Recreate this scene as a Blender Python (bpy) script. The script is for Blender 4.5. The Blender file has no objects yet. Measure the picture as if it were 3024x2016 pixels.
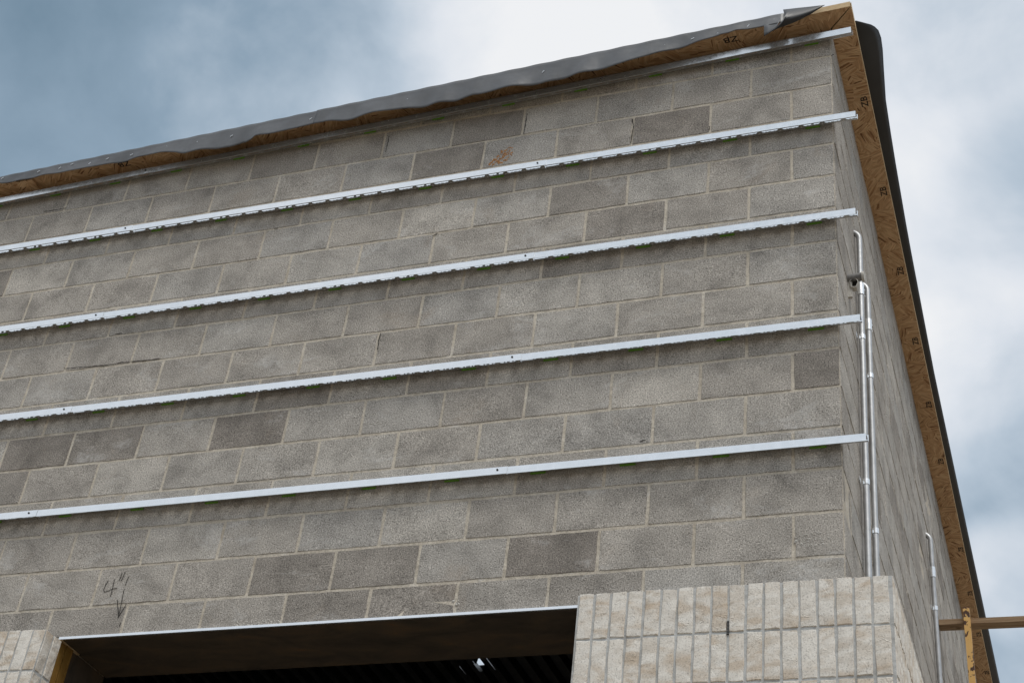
import bpy, bmesh, math, random
from mathutils import Vector, Matrix
random.seed(7)
R = math.radians
sc = bpy.context.scene
COL = sc.collection
ZO = 7.52                                   # height of bed joint 0 (two courses below the eave) over the ground

# ------------------------------------------------------------------ camera
FPX, YAW, PIT, ROL = 4535.33, -0.406498, 0.638236, 0.131193
CAM = Vector((0.77313, -5.33989, -5.89309 + ZO))
fw = Vector((math.sin(YAW)*math.cos(PIT), math.cos(YAW)*math.cos(PIT), math.sin(PIT)))
r0 = Vector((math.cos(YAW), -math.sin(YAW), 0)); u0 = r0.cross(fw)
rt = math.cos(ROL)*r0 + math.sin(ROL)*u0
up = -math.sin(ROL)*r0 + math.cos(ROL)*u0
cd = bpy.data.cameras.new('camera'); cam = bpy.data.objects.new('camera', cd); COL.objects.link(cam)
m = Matrix((rt, up, -fw)).transposed().to_4x4(); m.translation = CAM
cam.matrix_world = m
cd.sensor_width = 36; cd.lens = 36*FPX/3024; cd.clip_start = 0.05; cd.clip_end = 3000
sc.camera = cam
def ray(u, v): return fw + rt*((u-1512)/FPX) - up*((v-1008)/FPX)
def onX(u, v, X): d = ray(u, v); return CAM + d*((X-CAM.x)/d.x)
def onY(u, v, Y): d = ray(u, v); return CAM + d*((Y-CAM.y)/d.y)
def onZ(u, v, Z): d = ray(u, v); return CAM + d*((Z+ZO-CAM.z)/d.z)
def px(P):
    d = Vector(P)-CAM; z = d.dot(fw)
    return (1512+FPX*d.dot(rt)/z, 1008-FPX*d.dot(up)/z) if z > 0.1 else (-9e4, -9e4)
def inframe(P, mg=60):
    u, v = px(P); return -mg < u < 3024+mg and -mg < v < 2016+mg

# ------------------------------------------------------------------ world, sun, exposure
SUN_EL, SUN_AZ = R(62), R(40)               # azimuth measured from -Y (viewer's side) towards +X
wd = bpy.data.worlds.new('World'); sc.world = wd; wd.use_nodes = True
nt = wd.node_tree; nt.nodes.clear()
def N(t, typ, **kw):
    n = t.nodes.new(typ)
    for k, v in kw.items(): setattr(n, k, v)
    return n
def LK(t, a, b): t.links.new(a, b)
def math_n(t, op, a, b=None, clamp=False):
    n = N(t, 'ShaderNodeMath', operation=op, use_clamp=clamp)
    for i, x in enumerate((a, b)):
        if x is None: continue
        if isinstance(x, (int, float)): n.inputs[i].default_value = x
        else: LK(t, x, n.inputs[i])
    return n.outputs[0]
tc = N(nt, 'ShaderNodeTexCoord')
sky = N(nt, 'ShaderNodeTexSky', sky_type='NISHITA', sun_disc=False)
sky.sun_elevation = SUN_EL; sky.sun_rotation = math.pi - SUN_AZ
sky.air_density = 1.2; sky.dust_density = 2.0
geo_dir = tc.outputs['Generated']
def noise(t, vec, scale, detail=4, rough=.5, dist=0.0, lac=2.0):
    n = N(t, 'ShaderNodeTexNoise'); n.inputs['Scale'].default_value = scale
    n.inputs['Detail'].default_value = detail; n.inputs['Roughness'].default_value = rough
    n.inputs['Distortion'].default_value = dist; n.inputs['Lacunarity'].default_value = lac
    if vec is not None: LK(t, vec, n.inputs['Vector'])
    return n.outputs['Fac']
n1 = noise(nt, geo_dir, 3.2, 6, .55, .5)
n2 = noise(nt, geo_dir, 11.0, 5, .55, .3)
fac = math_n(nt, 'ADD', math_n(nt, 'MULTIPLY', math_n(nt, 'SUBTRACT', n1, .5), .85), .70)
fac = math_n(nt, 'ADD', fac, math_n(nt, 'MULTIPLY', math_n(nt, 'SUBTRACT', n2, .5), .6))
# cloud banks: direction, half width in degrees, amount
for (u, v, w, a) in [(-150, 150, 15, -.34), (560, 40, 8, -.16), (700, 330, 5, .06), (1900, 120, 8, .26), (1650, 260, 5, .12),
                     (2660, 820, 6, .20), (2900, 1120, 4.5, .18), (3060, 700, 4.2, -.32), (3040, 1380, 5, -.36),
                     (2990, 1700, 2.2, .30), (3020, 1990, 4, -.34), (2860, 330, 4.5, -.08), (3040, 20, 5, .10)]:
    d = ray(u, v).normalized()
    dp = N(nt, 'ShaderNodeVectorMath', operation='DOT_PRODUCT'); LK(nt, geo_dir, dp.inputs[0]); dp.inputs[1].default_value = d
    mr = N(nt, 'ShaderNodeMapRange', interpolation_type='SMOOTHSTEP')
    mr.inputs['From Min'].default_value = math.cos(R(w*1.25)); mr.inputs['From Max'].default_value = 1.0
    mr.inputs['To Max'].default_value = a
    LK(nt, dp.outputs['Value'], mr.inputs['Value'])
    fac = math_n(nt, 'ADD', fac, mr.outputs['Result'])
def ramp(t, fac, stops, interp='LINEAR'):
    n = N(t, 'ShaderNodeValToRGB'); n.color_ramp.interpolation = interp
    e = n.color_ramp.elements
    while len(e) < len(stops): e.new(.5)
    for el, (p, c) in zip(e, stops):
        el.position = p; el.color = (c[0], c[1], c[2], 1) if not isinstance(c, (int, float)) else (c, c, c, 1)
    if fac is not None: LK(t, fac, n.inputs['Fac'])
    return n.outputs['Color']
cl = ramp(nt, fac, [(0, (.17, .255, .335)), (.3, (.265, .36, .455)), (.55, (.49, .575, .665)), (.8, (.75, .79, .845)), (1, (.89, .90, .915))])
bg1 = N(nt, 'ShaderNodeBackground'); LK(nt, sky.outputs[0], bg1.inputs['Color']); bg1.inputs['Strength'].default_value = .07
bg2 = N(nt, 'ShaderNodeBackground'); LK(nt, cl, bg2.inputs['Color']); bg2.inputs['Strength'].default_value = .78
mx = N(nt, 'ShaderNodeMixShader'); mx.inputs['Fac'].default_value = .92
LK(nt, bg1.outputs[0], mx.inputs[1]); LK(nt, bg2.outputs[0], mx.inputs[2])
ow = N(nt, 'ShaderNodeOutputWorld'); LK(nt, mx.outputs[0], ow.inputs['Surface'])

sl = bpy.data.lights.new('sun', 'SUN'); sl.energy = 1.5; sl.angle = R(28); sl.color = (1, .965, .91)
so = bpy.data.objects.new('sun', sl); COL.objects.link(so)
sdir = Vector((math.sin(SUN_AZ)*math.cos(SUN_EL), -math.cos(SUN_AZ)*math.cos(SUN_EL), math.sin(SUN_EL)))
so.rotation_euler = sdir.to_track_quat('Z', 'Y').to_euler()
so.location = (6, -8, 20)
vs = sc.view_settings
vs.view_transform = 'Standard'; vs.look = 'None'; vs.gamma = 1; vs.use_curve_mapping = False; vs.exposure = 0.42

# ------------------------------------------------------------------ materials
def mat(name, rough=.8, metal=0.0, spec=.5):
    mt = bpy.data.materials.new(name); mt.use_nodes = True
    b = mt.node_tree.nodes['Principled BSDF']
    b.inputs['Roughness'].default_value = rough; b.inputs['Metallic'].default_value = metal
    b.inputs['Specular IOR Level'].default_value = spec
    return mt, mt.node_tree, b
def pos(t): return N(t, 'ShaderNodeNewGeometry').outputs['Position']
def mapv(t, v, scale=(1, 1, 1), rot=(0, 0, 0), loc=(0, 0, 0)):
    n = N(t, 'ShaderNodeMapping'); n.inputs['Scale'].default_value = scale; n.inputs['Rotation'].default_value = rot; n.inputs['Location'].default_value = loc
    LK(t, v, n.inputs['Vector']); return n.outputs[0]
def mixc(t, f, a, b, blend='MIX'):
    n = N(t, 'ShaderNodeMix', data_type='RGBA', blend_type=blend)
    for s, x in ((n.inputs['Factor'], f), (n.inputs['A'], a), (n.inputs['B'], b)):
        if isinstance(x, (int, float)): s.default_value = x if s.type == 'VALUE' else (x, x, x, 1)
        elif isinstance(x, tuple): s.default_value = (*x, 1)
        else: LK(t, x, s)
    return n.outputs['Result']
# colour sockets of Mix (RGBA) are found by name+type: pick the right ones
def mixc(t, f, a, b, blend='MIX'):
    n = N(t, 'ShaderNodeMix', data_type='RGBA', blend_type=blend)
    sf = n.inputs[0]; sa = n.inputs[6]; sb = n.inputs[7]
    if isinstance(f, (int, float)): sf.default_value = f
    else: LK(t, f, sf)
    for s, x in ((sa, a), (sb, b)):
        if isinstance(x, (int, float)): s.default_value = (x, x, x, 1)
        elif isinstance(x, tuple): s.default_value = (*x, 1)
        else: LK(t, x, s)
    return n.outputs[2]
def bump(t, b, h, strength, dist):
    n = N(t, 'ShaderNodeBump'); n.inputs['Strength'].default_value = strength; n.inputs['Distance'].default_value = dist
    LK(t, h, n.inputs['Height']); LK(t, n.outputs[0], b.inputs['Normal'])
def rnd(t):
    o = N(t, 'ShaderNodeObjectInfo').outputs['Random']; i = N(t, 'ShaderNodeNewGeometry').outputs['Random Per Island']
    return math_n(t, 'FRACT', math_n(t, 'ADD', o, i))
M = {}
def m_block():
    mt, t, b = mat('concrete_block', .95, 0, .15); p = pos(t)
    rv = rnd(t)
    base = ramp(t, rv, [(0, (.250, .226, .200)), (.13, (.305, .281, .251)), (.22, (.365, .338, .303)), (.55, (.385, .358, .321)), (.78, (.368, .350, .323)), (1, (.450, .420, .376))])
    g1 = noise(t, p, 170, 3, .7)
    c = mixc(t, 1.0, base, ramp(t, g1, [(.32, .22), (.45, .86), (.57, 1.10), (.68, 1.85)]), 'MULTIPLY')
    g2 = noise(t, p, 5.5, 4, .6, .4)
    c = mixc(t, 1.0, c, ramp(t, g2, [(.3, .72), (.5, 1.0), (.72, 1.22)]), 'MULTIPLY')
    # efflorescence and lime smears
    e = noise(t, mapv(t, p, (1, 1, 2.2)), 3.1, 5, .62, .8)
    e2 = noise(t, p, 46, 3, .7)
    ef = math_n(t, 'MULTIPLY', ramp(t, e, [(.57, 0), (.70, .6)]), ramp(t, e2, [(.38, .1), (.62, 1)]))
    c = mixc(t, ef, c, (.58, .57, .55))
    # tan clay dust
    d = noise(t, mapv(t, p, loc=(3, 1, 7)), 4.2, 4, .6, .5)
    c = mixc(t, ramp(t, d, [(.62, 0), (.78, .22)]), c, (.34, .25, .17))
    LK(t, c, b.inputs['Base Color'])
    h = math_n(t, 'ADD', math_n(t, 'MULTIPLY', g1, .7), math_n(t, 'MULTIPLY', noise(t, p, 60, 3, .6), .5))
    bump(t, b, h, .55, .004); return mt
def m_mortar():
    mt, t, b = mat('tan_mortar', .95, 0, .1); p = pos(t)
    a = noise(t, p, 9, 5, .65, .3)
    c = ramp(t, a, [(.25, (.37, .322, .262)), (.42, (.50, .448, .37)), (.6, (.59, .537, .452)), (.78, (.66, .63, .58))])
    g = noise(t, p, 130, 3, .7)
    c = mixc(t, 1.0, c, ramp(t, g, [(.3, .7), (.55, 1.0), (.75, 1.2)]), 'MULTIPLY')
    LK(t, c, b.inputs['Base Color'])
    bump(t, b, math_n(t, 'ADD', noise(t, p, 45, 4, .65), math_n(t, 'MULTIPLY', a, .8)), .6, .006); return mt
def m_gmortar():
    mt, t, b = mat('grey_mortar', .9, 0, .1); p = pos(t)
    a = noise(t, p, 14, 5, .65, .3)
    c = ramp(t, a, [(.25, (.31, .30, .275)), (.5, (.48, .485, .475)), (.75, (.58, .59, .58))])
    LK(t, c, b.inputs['Base Color'])
    bump(t, b, noise(t, p, 60, 4, .65), .6, .006); return mt
def m_brick():
    mt, t, b = mat('cream_brick', .9, 0, .15); p = pos(t); rv = rnd(t)
    off = N(t, 'ShaderNodeVectorMath', operation='ADD'); LK(t, p, off.inputs[0])
    cx = N(t, 'ShaderNodeCombineXYZ'); LK(t, math_n(t, 'MULTIPLY', rv, 37), cx.inputs[0]); LK(t, math_n(t, 'MULTIPLY', rv, 91), cx.inputs[2]); LK(t, cx.outputs[0], off.inputs[1])
    q = off.outputs[0]
    base = ramp(t, rv, [(0, (.57, .50, .415)), (.3, (.64, .585, .51)), (.65, (.70, .655, .585)), (1, (.63, .585, .52))])
    bands = noise(t, mapv(t, q, (1, 1, 2.4)), 9, 4, .55, .9)
    c = mixc(t, ramp(t, bands, [(.42, 0), (.58, .75)]), base, (.78, .75, .69))
    tan = noise(t, mapv(t, q, (.8, .8, 2.0), loc=(5, 3, 1)), 7, 3, .5, .6)
    c = mixc(t, ramp(t, tan, [(.52, 0), (.66, .7)]), c, (.52, .42, .315))
    sp = noise(t, q, 150, 3, .7)
    c = mixc(t, 1.0, c, ramp(t, sp, [(.30, .55), (.46, .97), (.6, 1.04), (.75, 1.2)]), 'MULTIPLY')
    LK(t, c, b.inputs['Base Color'])
    cr = noise(t, mapv(t, q, (1, 1, .8), rot=(0, R(35), 0)), 11, 2, .5, 2.2)
    ridge = math_n(t, 'MULTIPLY', ramp(t, cr, [(.47, .3), (.50, 1), (.515, 0), (.56, .3)]), ramp(t, noise(t, q, 9, 2), [(.48, .1), (.62, 1)]))
    bump(t, b, math_n(t, 'ADD', math_n(t, 'MULTIPLY', ridge, 1.0), math_n(t, 'MULTIPLY', sp, .35)), .5, .004); return mt
def m_osb():
    mt, t, b = mat('strand_board', .75, 0, .25); p = pos(t)
    dn = N(t, 'ShaderNodeTexNoise'); dn.inputs['Scale'].default_value = 14; LK(t, p, dn.inputs['Vector'])
    big = N(t, 'ShaderNodeTexVoronoi'); big.inputs['Scale'].default_value = 11; LK(t, p, big.inputs['Vector'])
    sep = N(t, 'ShaderNodeSeparateColor'); LK(t, big.outputs['Color'], sep.inputs[0])
    vr = N(t, 'ShaderNodeVectorRotate', rotation_type='Z_AXIS'); LK(t, p, vr.inputs['Vector']); LK(t, math_n(t, 'MULTIPLY', sep.outputs[0], 3.14), vr.inputs['Angle'])
    ds = N(t, 'ShaderNodeVectorMath', operation='MULTIPLY_ADD'); LK(t, dn.outputs['Color'], ds.inputs[0]); ds.inputs[1].default_value = (.004, .004, .004); LK(t, vr.outputs[0], ds.inputs[2])
    v = N(t, 'ShaderNodeTexVoronoi'); v.inputs['Scale'].default_value = 1; LK(t, mapv(t, ds.outputs[0], (15, 125, 30)), v.inputs['Vector'])
    s2 = N(t, 'ShaderNodeSeparateColor'); LK(t, v.outputs['Color'], s2.inputs[0])
    c = ramp(t, s2.outputs[0], [(0, (.15, .07, .03)), (.05, (.30, .16, .075)), (.10, (.44, .265, .14)), (.5, (.54, .345, .19)), (.88, (.64, .44, .26)), (1, (.42, .23, .11))])
    gr = noise(t, mapv(t, ds.outputs[0], (20, 330, 50)), 1, 3, .6)
    c = mixc(t, 1.0, c, ramp(t, gr, [(.3, .7), (.5, 1), (.7, 1.15)]), 'MULTIPLY')
    LK(t, c, b.inputs['Base Color'])
    bump(t, b, s2.outputs[1], .4, .002); return mt
def m_rubber():
    mt, t, b = mat('black_rubber_membrane', .5, 0, .9); p = pos(t)
    a = noise(t, p, 6, 5, .6, .4)
    LK(t, ramp(t, a, [(.3, (.044, .046, .049)), (.7, (.076, .079, .084))]), b.inputs['Base Color'])
    LK(t, ramp(t, noise(t, p, 18, 4), [(.3, .42), (.7, .6)]), b.inputs['Roughness'])
    bump(t, b, noise(t, p, 9, 3, .5), .25, .02); return mt
def m_galv(name='galvanized_steel', lo=.87, hi=.95, r0_=.16, r1_=.28, met=.8):
    mt, t, b = mat(name, .3, met); p = pos(t)
    a = noise(t, mapv(t, p, (1, 1, 1)), 22, 4, .6)
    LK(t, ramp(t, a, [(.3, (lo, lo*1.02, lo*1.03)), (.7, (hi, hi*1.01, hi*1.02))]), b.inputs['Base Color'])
    LK(t, ramp(t, noise(t, p, 40, 3), [(.3, r0_), (.7, r1_)]), b.inputs['Roughness'])
    return mt
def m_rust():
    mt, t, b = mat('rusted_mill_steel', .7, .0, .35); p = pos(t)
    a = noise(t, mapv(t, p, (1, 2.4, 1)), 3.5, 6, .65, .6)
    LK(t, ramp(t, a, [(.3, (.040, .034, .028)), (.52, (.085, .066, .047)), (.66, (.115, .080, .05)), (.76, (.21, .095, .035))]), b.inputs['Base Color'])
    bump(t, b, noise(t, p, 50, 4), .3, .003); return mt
def m_simple(name, c0, c1, scale, rough=.8, metal=0, bs=.3, bd=.003, bscale=40, stretch=(1, 1, 1)):
    mt, t, b = mat(name, rough, metal, .3); p = mapv(t, pos(t), stretch)
    LK(t, ramp(t, noise(t, p, scale, 5, .6, .3), [(.3, c0), (.7, c1)]), b.inputs['Base Color'])
    bump(t, b, noise(t, p, bscale, 3), bs, bd); return mt
def m_yellow():
    mt, t, b = mat('chipped_yellow_paint', .55, 0, .4); p = pos(t)
    a = noise(t, p, 16, 5, .6, .5); f = ramp(t, a, [(.545, 0), (.565, 1)])
    c = mixc(t, f, ramp(t, noise(t, p, 6, 3), [(.3, (.62, .36, .11)), (.7, (.70, .43, .15))]), ramp(t, noise(t, p, 60, 3), [(.3, (.045, .022, .014)), (.7, (.10, .042, .02))]))
    LK(t, c, b.inputs['Base Color']); bump(t, b, math_n(t, 'MULTIPLY', f, -1), .5, .002); return mt
def m_timber():
    mt, t, b = mat('weathered_lumber', .85, 0, .2); p = pos(t)
    g = noise(t, mapv(t, p, (3, 60, 60)), 1.3, 4, .6, .8)
    c = ramp(t, g, [(.3, (.17, .105, .058)), (.5, (.30, .205, .125)), (.7, (.38, .285, .19))])
    k = noise(t, mapv(t, p, (6, 10, 10)), 1.2, 3)
    c = mixc(t, ramp(t, k, [(.62, 0), (.70, .7)]), c, (.08, .045, .022))
    LK(t, c, b.inputs['Base Color']); bump(t, b, g, .4, .002); return mt
def m_ground():
    mt, t, b = mat('bare_dirt', .95, 0, .1); p = pos(t)
    a = noise(t, p, .35, 8, .6, .4)
    c = ramp(t, a, [(.3, (.17, .135, .10)), (.5, (.25, .21, .16)), (.7, (.31, .275, .225))])
    c = mixc(t, 1.0, c, ramp(t, noise(t, p, 22, 4), [(.3, .75), (.7, 1.2)]), 'MULTIPLY')
    LK(t, c, b.inputs['Base Color']); bump(t, b, noise(t, p, 6, 8, .65), .8, .06); return mt
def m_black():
    mt, t, b = mat('darker_black_rubber', .45, 0, .5); p = pos(t)
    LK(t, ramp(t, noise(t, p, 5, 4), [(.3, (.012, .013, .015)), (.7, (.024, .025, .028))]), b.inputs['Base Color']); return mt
BLK = m_black()  # darker rubber for the side sheet and the peeled corner
BL, MO, GM, BR, OSB, RUB = m_block(), m_mortar(), m_gmortar(), m_brick(), m_osb(), m_rubber()
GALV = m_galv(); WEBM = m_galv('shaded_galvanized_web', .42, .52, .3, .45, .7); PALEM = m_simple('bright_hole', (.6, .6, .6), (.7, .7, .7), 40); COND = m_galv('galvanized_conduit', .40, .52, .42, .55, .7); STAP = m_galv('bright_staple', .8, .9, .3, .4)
RUST, YEL, TIM, GRD = m_rust(), m_yellow(), m_timber(), m_ground()
INK = m_simple('black_ink', (.012, .011, .010), (.03, .028, .025), 60)
CLAY = m_simple('orange_clay', (.36, .17, .065), (.50, .28, .13), 60, .95, 0, .6, .004, 120)
SHIM = m_simple('green_plastic', (.12, .30, .02), (.16, .38, .03), 20, .5)
PRIM = m_simple('ochre_primer', (.20, .105, .02), (.27, .15, .035), 12, .6)
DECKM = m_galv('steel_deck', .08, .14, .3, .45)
SLAB = m_simple('concrete_slab', (.22, .21, .20), (.30, .29, .27), 2)
DARKP = m_simple('black_plastic', (.015, .014, .013), (.03, .028, .025), 40, .5)
PVC = m_simple('dusty_grey_pipe', (.13, .13, .13), (.25, .24, .23), 60, .6)
OEDGE = m_simple('cut_board_edge', (.50, .36, .20), (.66, .51, .32), 30, .85, 0, .5, .003, 90, (1, 1, 6))
PALE = m_simple('lime_smear', (.44, .42, .38), (.56, .54, .50), 50, .95, 0, .6, .004, 90)
DCAV = m_simple('dark_cavity', (.03, .028, .025), (.06, .055, .05), 30, .95)

# ------------------------------------------------------------------ helpers
def link(name, me, mt=None, parent=None, loc=None, rz=0.0):
    o = bpy.data.objects.new(name, me); COL.objects.link(o)
    if mt is not None and me is not None and not me.materials: me.materials.append(mt)
    if loc is not None: o.location = loc
    if rz: o.rotation_euler = (0, 0, rz)
    if parent is not None: o.parent = parent
    return o
def tag(o, label, cat, group=None):
    o['label'] = label; o['category'] = cat
    if group: o['group'] = group
    return o
def thing(name, label, cat, loc=(0, 0, 0), group=None):
    o = bpy.data.objects.new(name, None); COL.objects.link(o); o.location = loc; o.empty_display_size = .1
    return tag(o, label, cat, group)
class MB:
    """collects shapes; build() links them as one mesh object"""
    def __init__(s): s.v = []; s.f = []; s.sm = []
    def add(s, vs, fs, smooth=False):
        k = len(s.v); s.v += [tuple(x) for x in vs]; s.f += [tuple(i+k for i in f) for f in fs]; s.sm += [smooth]*len(fs); return s
    def box(s, x0, x1, y0, y1, z0, z1):
        v = [(x, y, z) for x in (x0, x1) for y in (y0, y1) for z in (z0, z1)]
        return s.add(v, [(0, 1, 3, 2), (4, 6, 7, 5), (0, 4, 5, 1), (2, 3, 7, 6), (0, 2, 6, 4), (1, 5, 7, 3)])
    def hexa(s, v):   # 8 points: bottom 4 ccw, top 4 ccw
        return s.add(v, [(3, 2, 1, 0), (4, 5, 6, 7), (0, 1, 5, 4), (1, 2, 6, 5), (2, 3, 7, 6), (3, 0, 4, 7)])
    def prism(s, poly, z0, z1):  # poly in xy (ccw); z0/z1 functions or numbers
        f0 = z0 if callable(z0) else (lambda x, y: z0); f1 = z1 if callable(z1) else (lambda x, y: z1)
        n = len(poly)
        v = [(x, y, f0(x, y)) for x, y in poly] + [(x, y, f1(x, y)) for x, y in poly]
        return s.add(v, [tuple(range(n-1, -1, -1)), tuple(range(n, 2*n))] + [(i, (i+1) % n, n+(i+1) % n, n+i) for i in range(n)])
    def tube(s, path, r, n=14, caps=True):
        P = [Vector(q) for q in path]; rings = []
        rr = r if isinstance(r, (list, tuple)) else [r]*len(P)
        a = None
        for i, q in enumerate(P):
            t = (P[min(i+1, len(P)-1)]-P[max(i-1, 0)]).normalized()
            if a is None: a = t.orthogonal().normalized()
            a = (a - t*a.dot(t)).normalized(); b = t.cross(a)
            rings.append([q + (a*math.cos(2*math.pi*k/n)+b*math.sin(2*math.pi*k/n))*rr[i] for k in range(n)])
        v = [x for rg in rings for x in rg]; f = []
        for i in range(len(P)-1):
            for k in range(n): f.append((i*n+k, i*n+(k+1) % n, (i+1)*n+(k+1) % n, (i+1)*n+k))
        s.add(v, f, True)
        if caps: s.add(rings[0], [tuple(range(n-1, -1, -1))]); s.add(rings[-1], [tuple(range(n))])
        return s
    def mesh(s, name, mt=None):
        me = bpy.data.meshes.new(name); me.from_pydata(s.v, [], s.f)
        me.polygons.foreach_set('use_smooth', s.sm); me.update()
        if mt: me.materials.append(mt)
        return me
    def build(s, name, mt, parent=None, loc=None): return link(name, s.mesh(name, mt), None, parent, loc)
def lerp(a, b, t): return a+(b-a)*t
def interp(pts, x):
    if x <= pts[0][0]: return pts[0][1]
    for (a, p), (b, q) in zip(pts, pts[1:]):
        if x <= b: return lerp(p, q, (x-a)/(b-a))
    return pts[-1][1]

# roof slope: half an inch per foot, falling to the left
SL = .0395
def soff(x): return .198+SL*x+ZO           # underside of the eave boards

# ------------------------------------------------------------------ ground
g = MB().add([(-900, -900, 0), (900, -900, 0), (900, 900, 0), (-900, 900, 0)], [(0, 1, 2, 3)]).build('ground', GRD)
g['kind'] = 'structure'

# ------------------------------------------------------------------ the block building
C = .2032; J = .0096
XL, YB, TH = -9.4, 14.0, .40                # left end, back, wall thickness
OX0, OX1 = -3.575, -.95                     # doorway
LZ = -2.994+ZO                              # underside of the blocks over the doorway
bld = thing('block_building', 'unfinished grey concrete block building corner with a dark doorway', 'building', (0, 0, 0))
def wall_core():
    y0, y1 = .0028, TH; b = MB()
    def piece(x0, x1, z0):
        b.prism([(x0, y0), (x1, y0), (x1, y1), (x0, y1)], z0, lambda x, y: soff(x)-.004)
    piece(XL, OX0, 0); piece(OX0, OX1, LZ+.002); piece(OX1, -.0028, 0)
    return b.build('front_wall', MO, bld)
front = wall_core(); front['label'] = 'grey block front wall with tan mortar joints'
sb = MB(); sb.prism([(-TH, TH), (-.0028, TH), (-.0028, YB), (-TH, YB)], 0, lambda x, y: soff(x)-.004)
side = sb.build('side_wall', MO, bld); side['label'] = 'grey block side wall seen at a grazing angle'

def block_geo(poly, rng, depth=.045, bev=.0035, jit=.0017):
    """block face: convex polygon in (x, z), front towards -y, worn edges"""
    xs = [q[0] for q in poly]; zs = [q[1] for q in poly]
    cx, cz = (min(xs)+max(xs))/2, (min(zs)+max(zs))/2; w = max(xs)-min(xs); h = max(zs)-min(zs)
    ring = []
    for (a, b_) in zip(poly, poly[1:]+poly[:1]):
        L = math.hypot(b_[0]-a[0], b_[1]-a[1]); n = max(1, min(8, round(L/.05)))
        for k in range(n): ring.append((lerp(a[0], b_[0], k/n)+rng.uniform(-jit, jit), lerp(a[1], b_[1], k/n)+rng.uniform(-jit, jit)))
    n = len(ring)
    sx = 1-2*bev/max(w, .02); sz = 1-2*bev/max(h, .02)
    v = [(x, depth, z) for x, z in ring] + [(x, .0045+rng.uniform(0, .002), z) for x, z in ring]
    v += [(cx+(x-cx)*sx, rng.uniform(-.0008, .0012), cz+(z-cz)*sz) for x, z in ring]
    f = []
    for k in range(n):
        k2 = (k+1) % n
        f.append((k, k2, n+k2, n+k)); f.append((n+k, n+k2, 2*n+k2, 2*n+k))
    c = len(v); v.append((cx, rng.uniform(-.0008, .0010), cz))
    for k in range(n): f.append((2*n+k, 2*n+(k+1) % n, c))
    return v, f
def rect(w, h): return [(-w/2, -h/2), (w/2, -h/2), (w/2, h/2), (-w/2, h/2)]
rg = random.Random(3)
FULL = [MB().add(*block_geo(rect(2*C-J, C-J), rg)).mesh('block_full', BL) for _ in range(9)]
HALF = [MB().add(*block_geo(rect(C-J, C-J), rg)).mesh('block_half', BL) for _ in range(5)]
CRN = [MB().add(*block_geo(rect(C-J*.5-.004, C-J), rg)).mesh('block_corner', BL) for _ in range(4)]
CRNF = [MB().add(*block_geo(rect(2*C-J*.5-.004, C-J), rg)).mesh('block_corner_long', BL) for _ in range(4)]
def clip_poly(poly, keep):     # keep: function(x,z) >= 0
    out = []
    for a, b in zip(poly, poly[1:]+poly[:1]):
        da, db = keep(*a), keep(*b)
        if da >= 0: out.append(a)
        if (da >= 0) != (db >= 0):
            t = da/(da-db); out.append((lerp(a[0], b[0], t), lerp(a[1], b[1], t)))
    return out
rest_f = MB(); rest_s = MB(); nblk = 0
for k in range(-2, 37):
    z1 = ZO-k*C-J/2; z0 = z1-C+J
    if z0 < .01: z0 = .01
    off = C if k % 2 else 2*C
    x1 = -.004
    edges = []
    x = -off
    edges.append((x+J/2, -.004))
    while x > XL+.05:
        edges.append((max(x-2*C+J/2, XL), x-J/2)); x -= 2*C
    for ei, (a, b) in enumerate(edges):
        if b-a < .03: continue
        spans = [(a, b)]
        if k >= 15:                         # doorway cuts the lower courses
            spans = []
            if a < OX0: spans.append((a, min(b, OX0-.001)))
            if b > OX1: spans.append((max(a, OX1+.001), b))
        for (a2, b2) in spans:
            if b2-a2 < .03: continue
            poly = [(a2, z0), (b2, z0), (b2, z1), (a2, z1)]; plain = (a2, b2) == (a, b)
            top = [(xx, soff(xx)-.006) for xx in (a2, b2)]
            if z1 > min(top[0][1], top[1][1]):
                poly = clip_poly(poly, lambda x_, z_: soff(x_)-.006-z_); plain = False
                if len(poly) < 3 or max(q[1] for q in poly)-min(q[1] for q in poly) < .02: continue
            if k == 14 and b2 > OX0 and a2 < OX1:
                poly = clip_poly(poly, lambda x_, z_: z_-LZ); plain = False
            cx = sum(q[0] for q in poly)/len(poly); cz = sum(q[1] for q in poly)/len(poly)
            vis = k <= 14 and any(inframe((q[0], 0, q[1]), 20) for q in poly)
            if vis:
                nblk += 1
                if plain:
                    fam = (CRN if k % 2 else CRNF) if ei == 0 else FULL
                    me = rg.choice(fam)
                    o = link('block', me, None, front, ((a2+b2)/2, rg.gauss(0, .0004), (z0+z1)/2+rg.gauss(0, .0007)))
                    o.rotation_euler = (rg.gauss(0, .0022), rg.gauss(0, .0022), rg.gauss(0, .0009))
                else:
                    v, f = block_geo([(q[0]-cx, q[1]-cz) for q in poly], rg)
                    link('block', MB().add(v, f).mesh('block_cut', BL), None, front, (cx, rg.gauss(0, .0007), cz))
            else:
                v, f = block_geo(poly, rg); rest_f.add(v, f)
o = rest_f.build('blocks_beyond', BL, front); o['kind'] = 'stuff'
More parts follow.
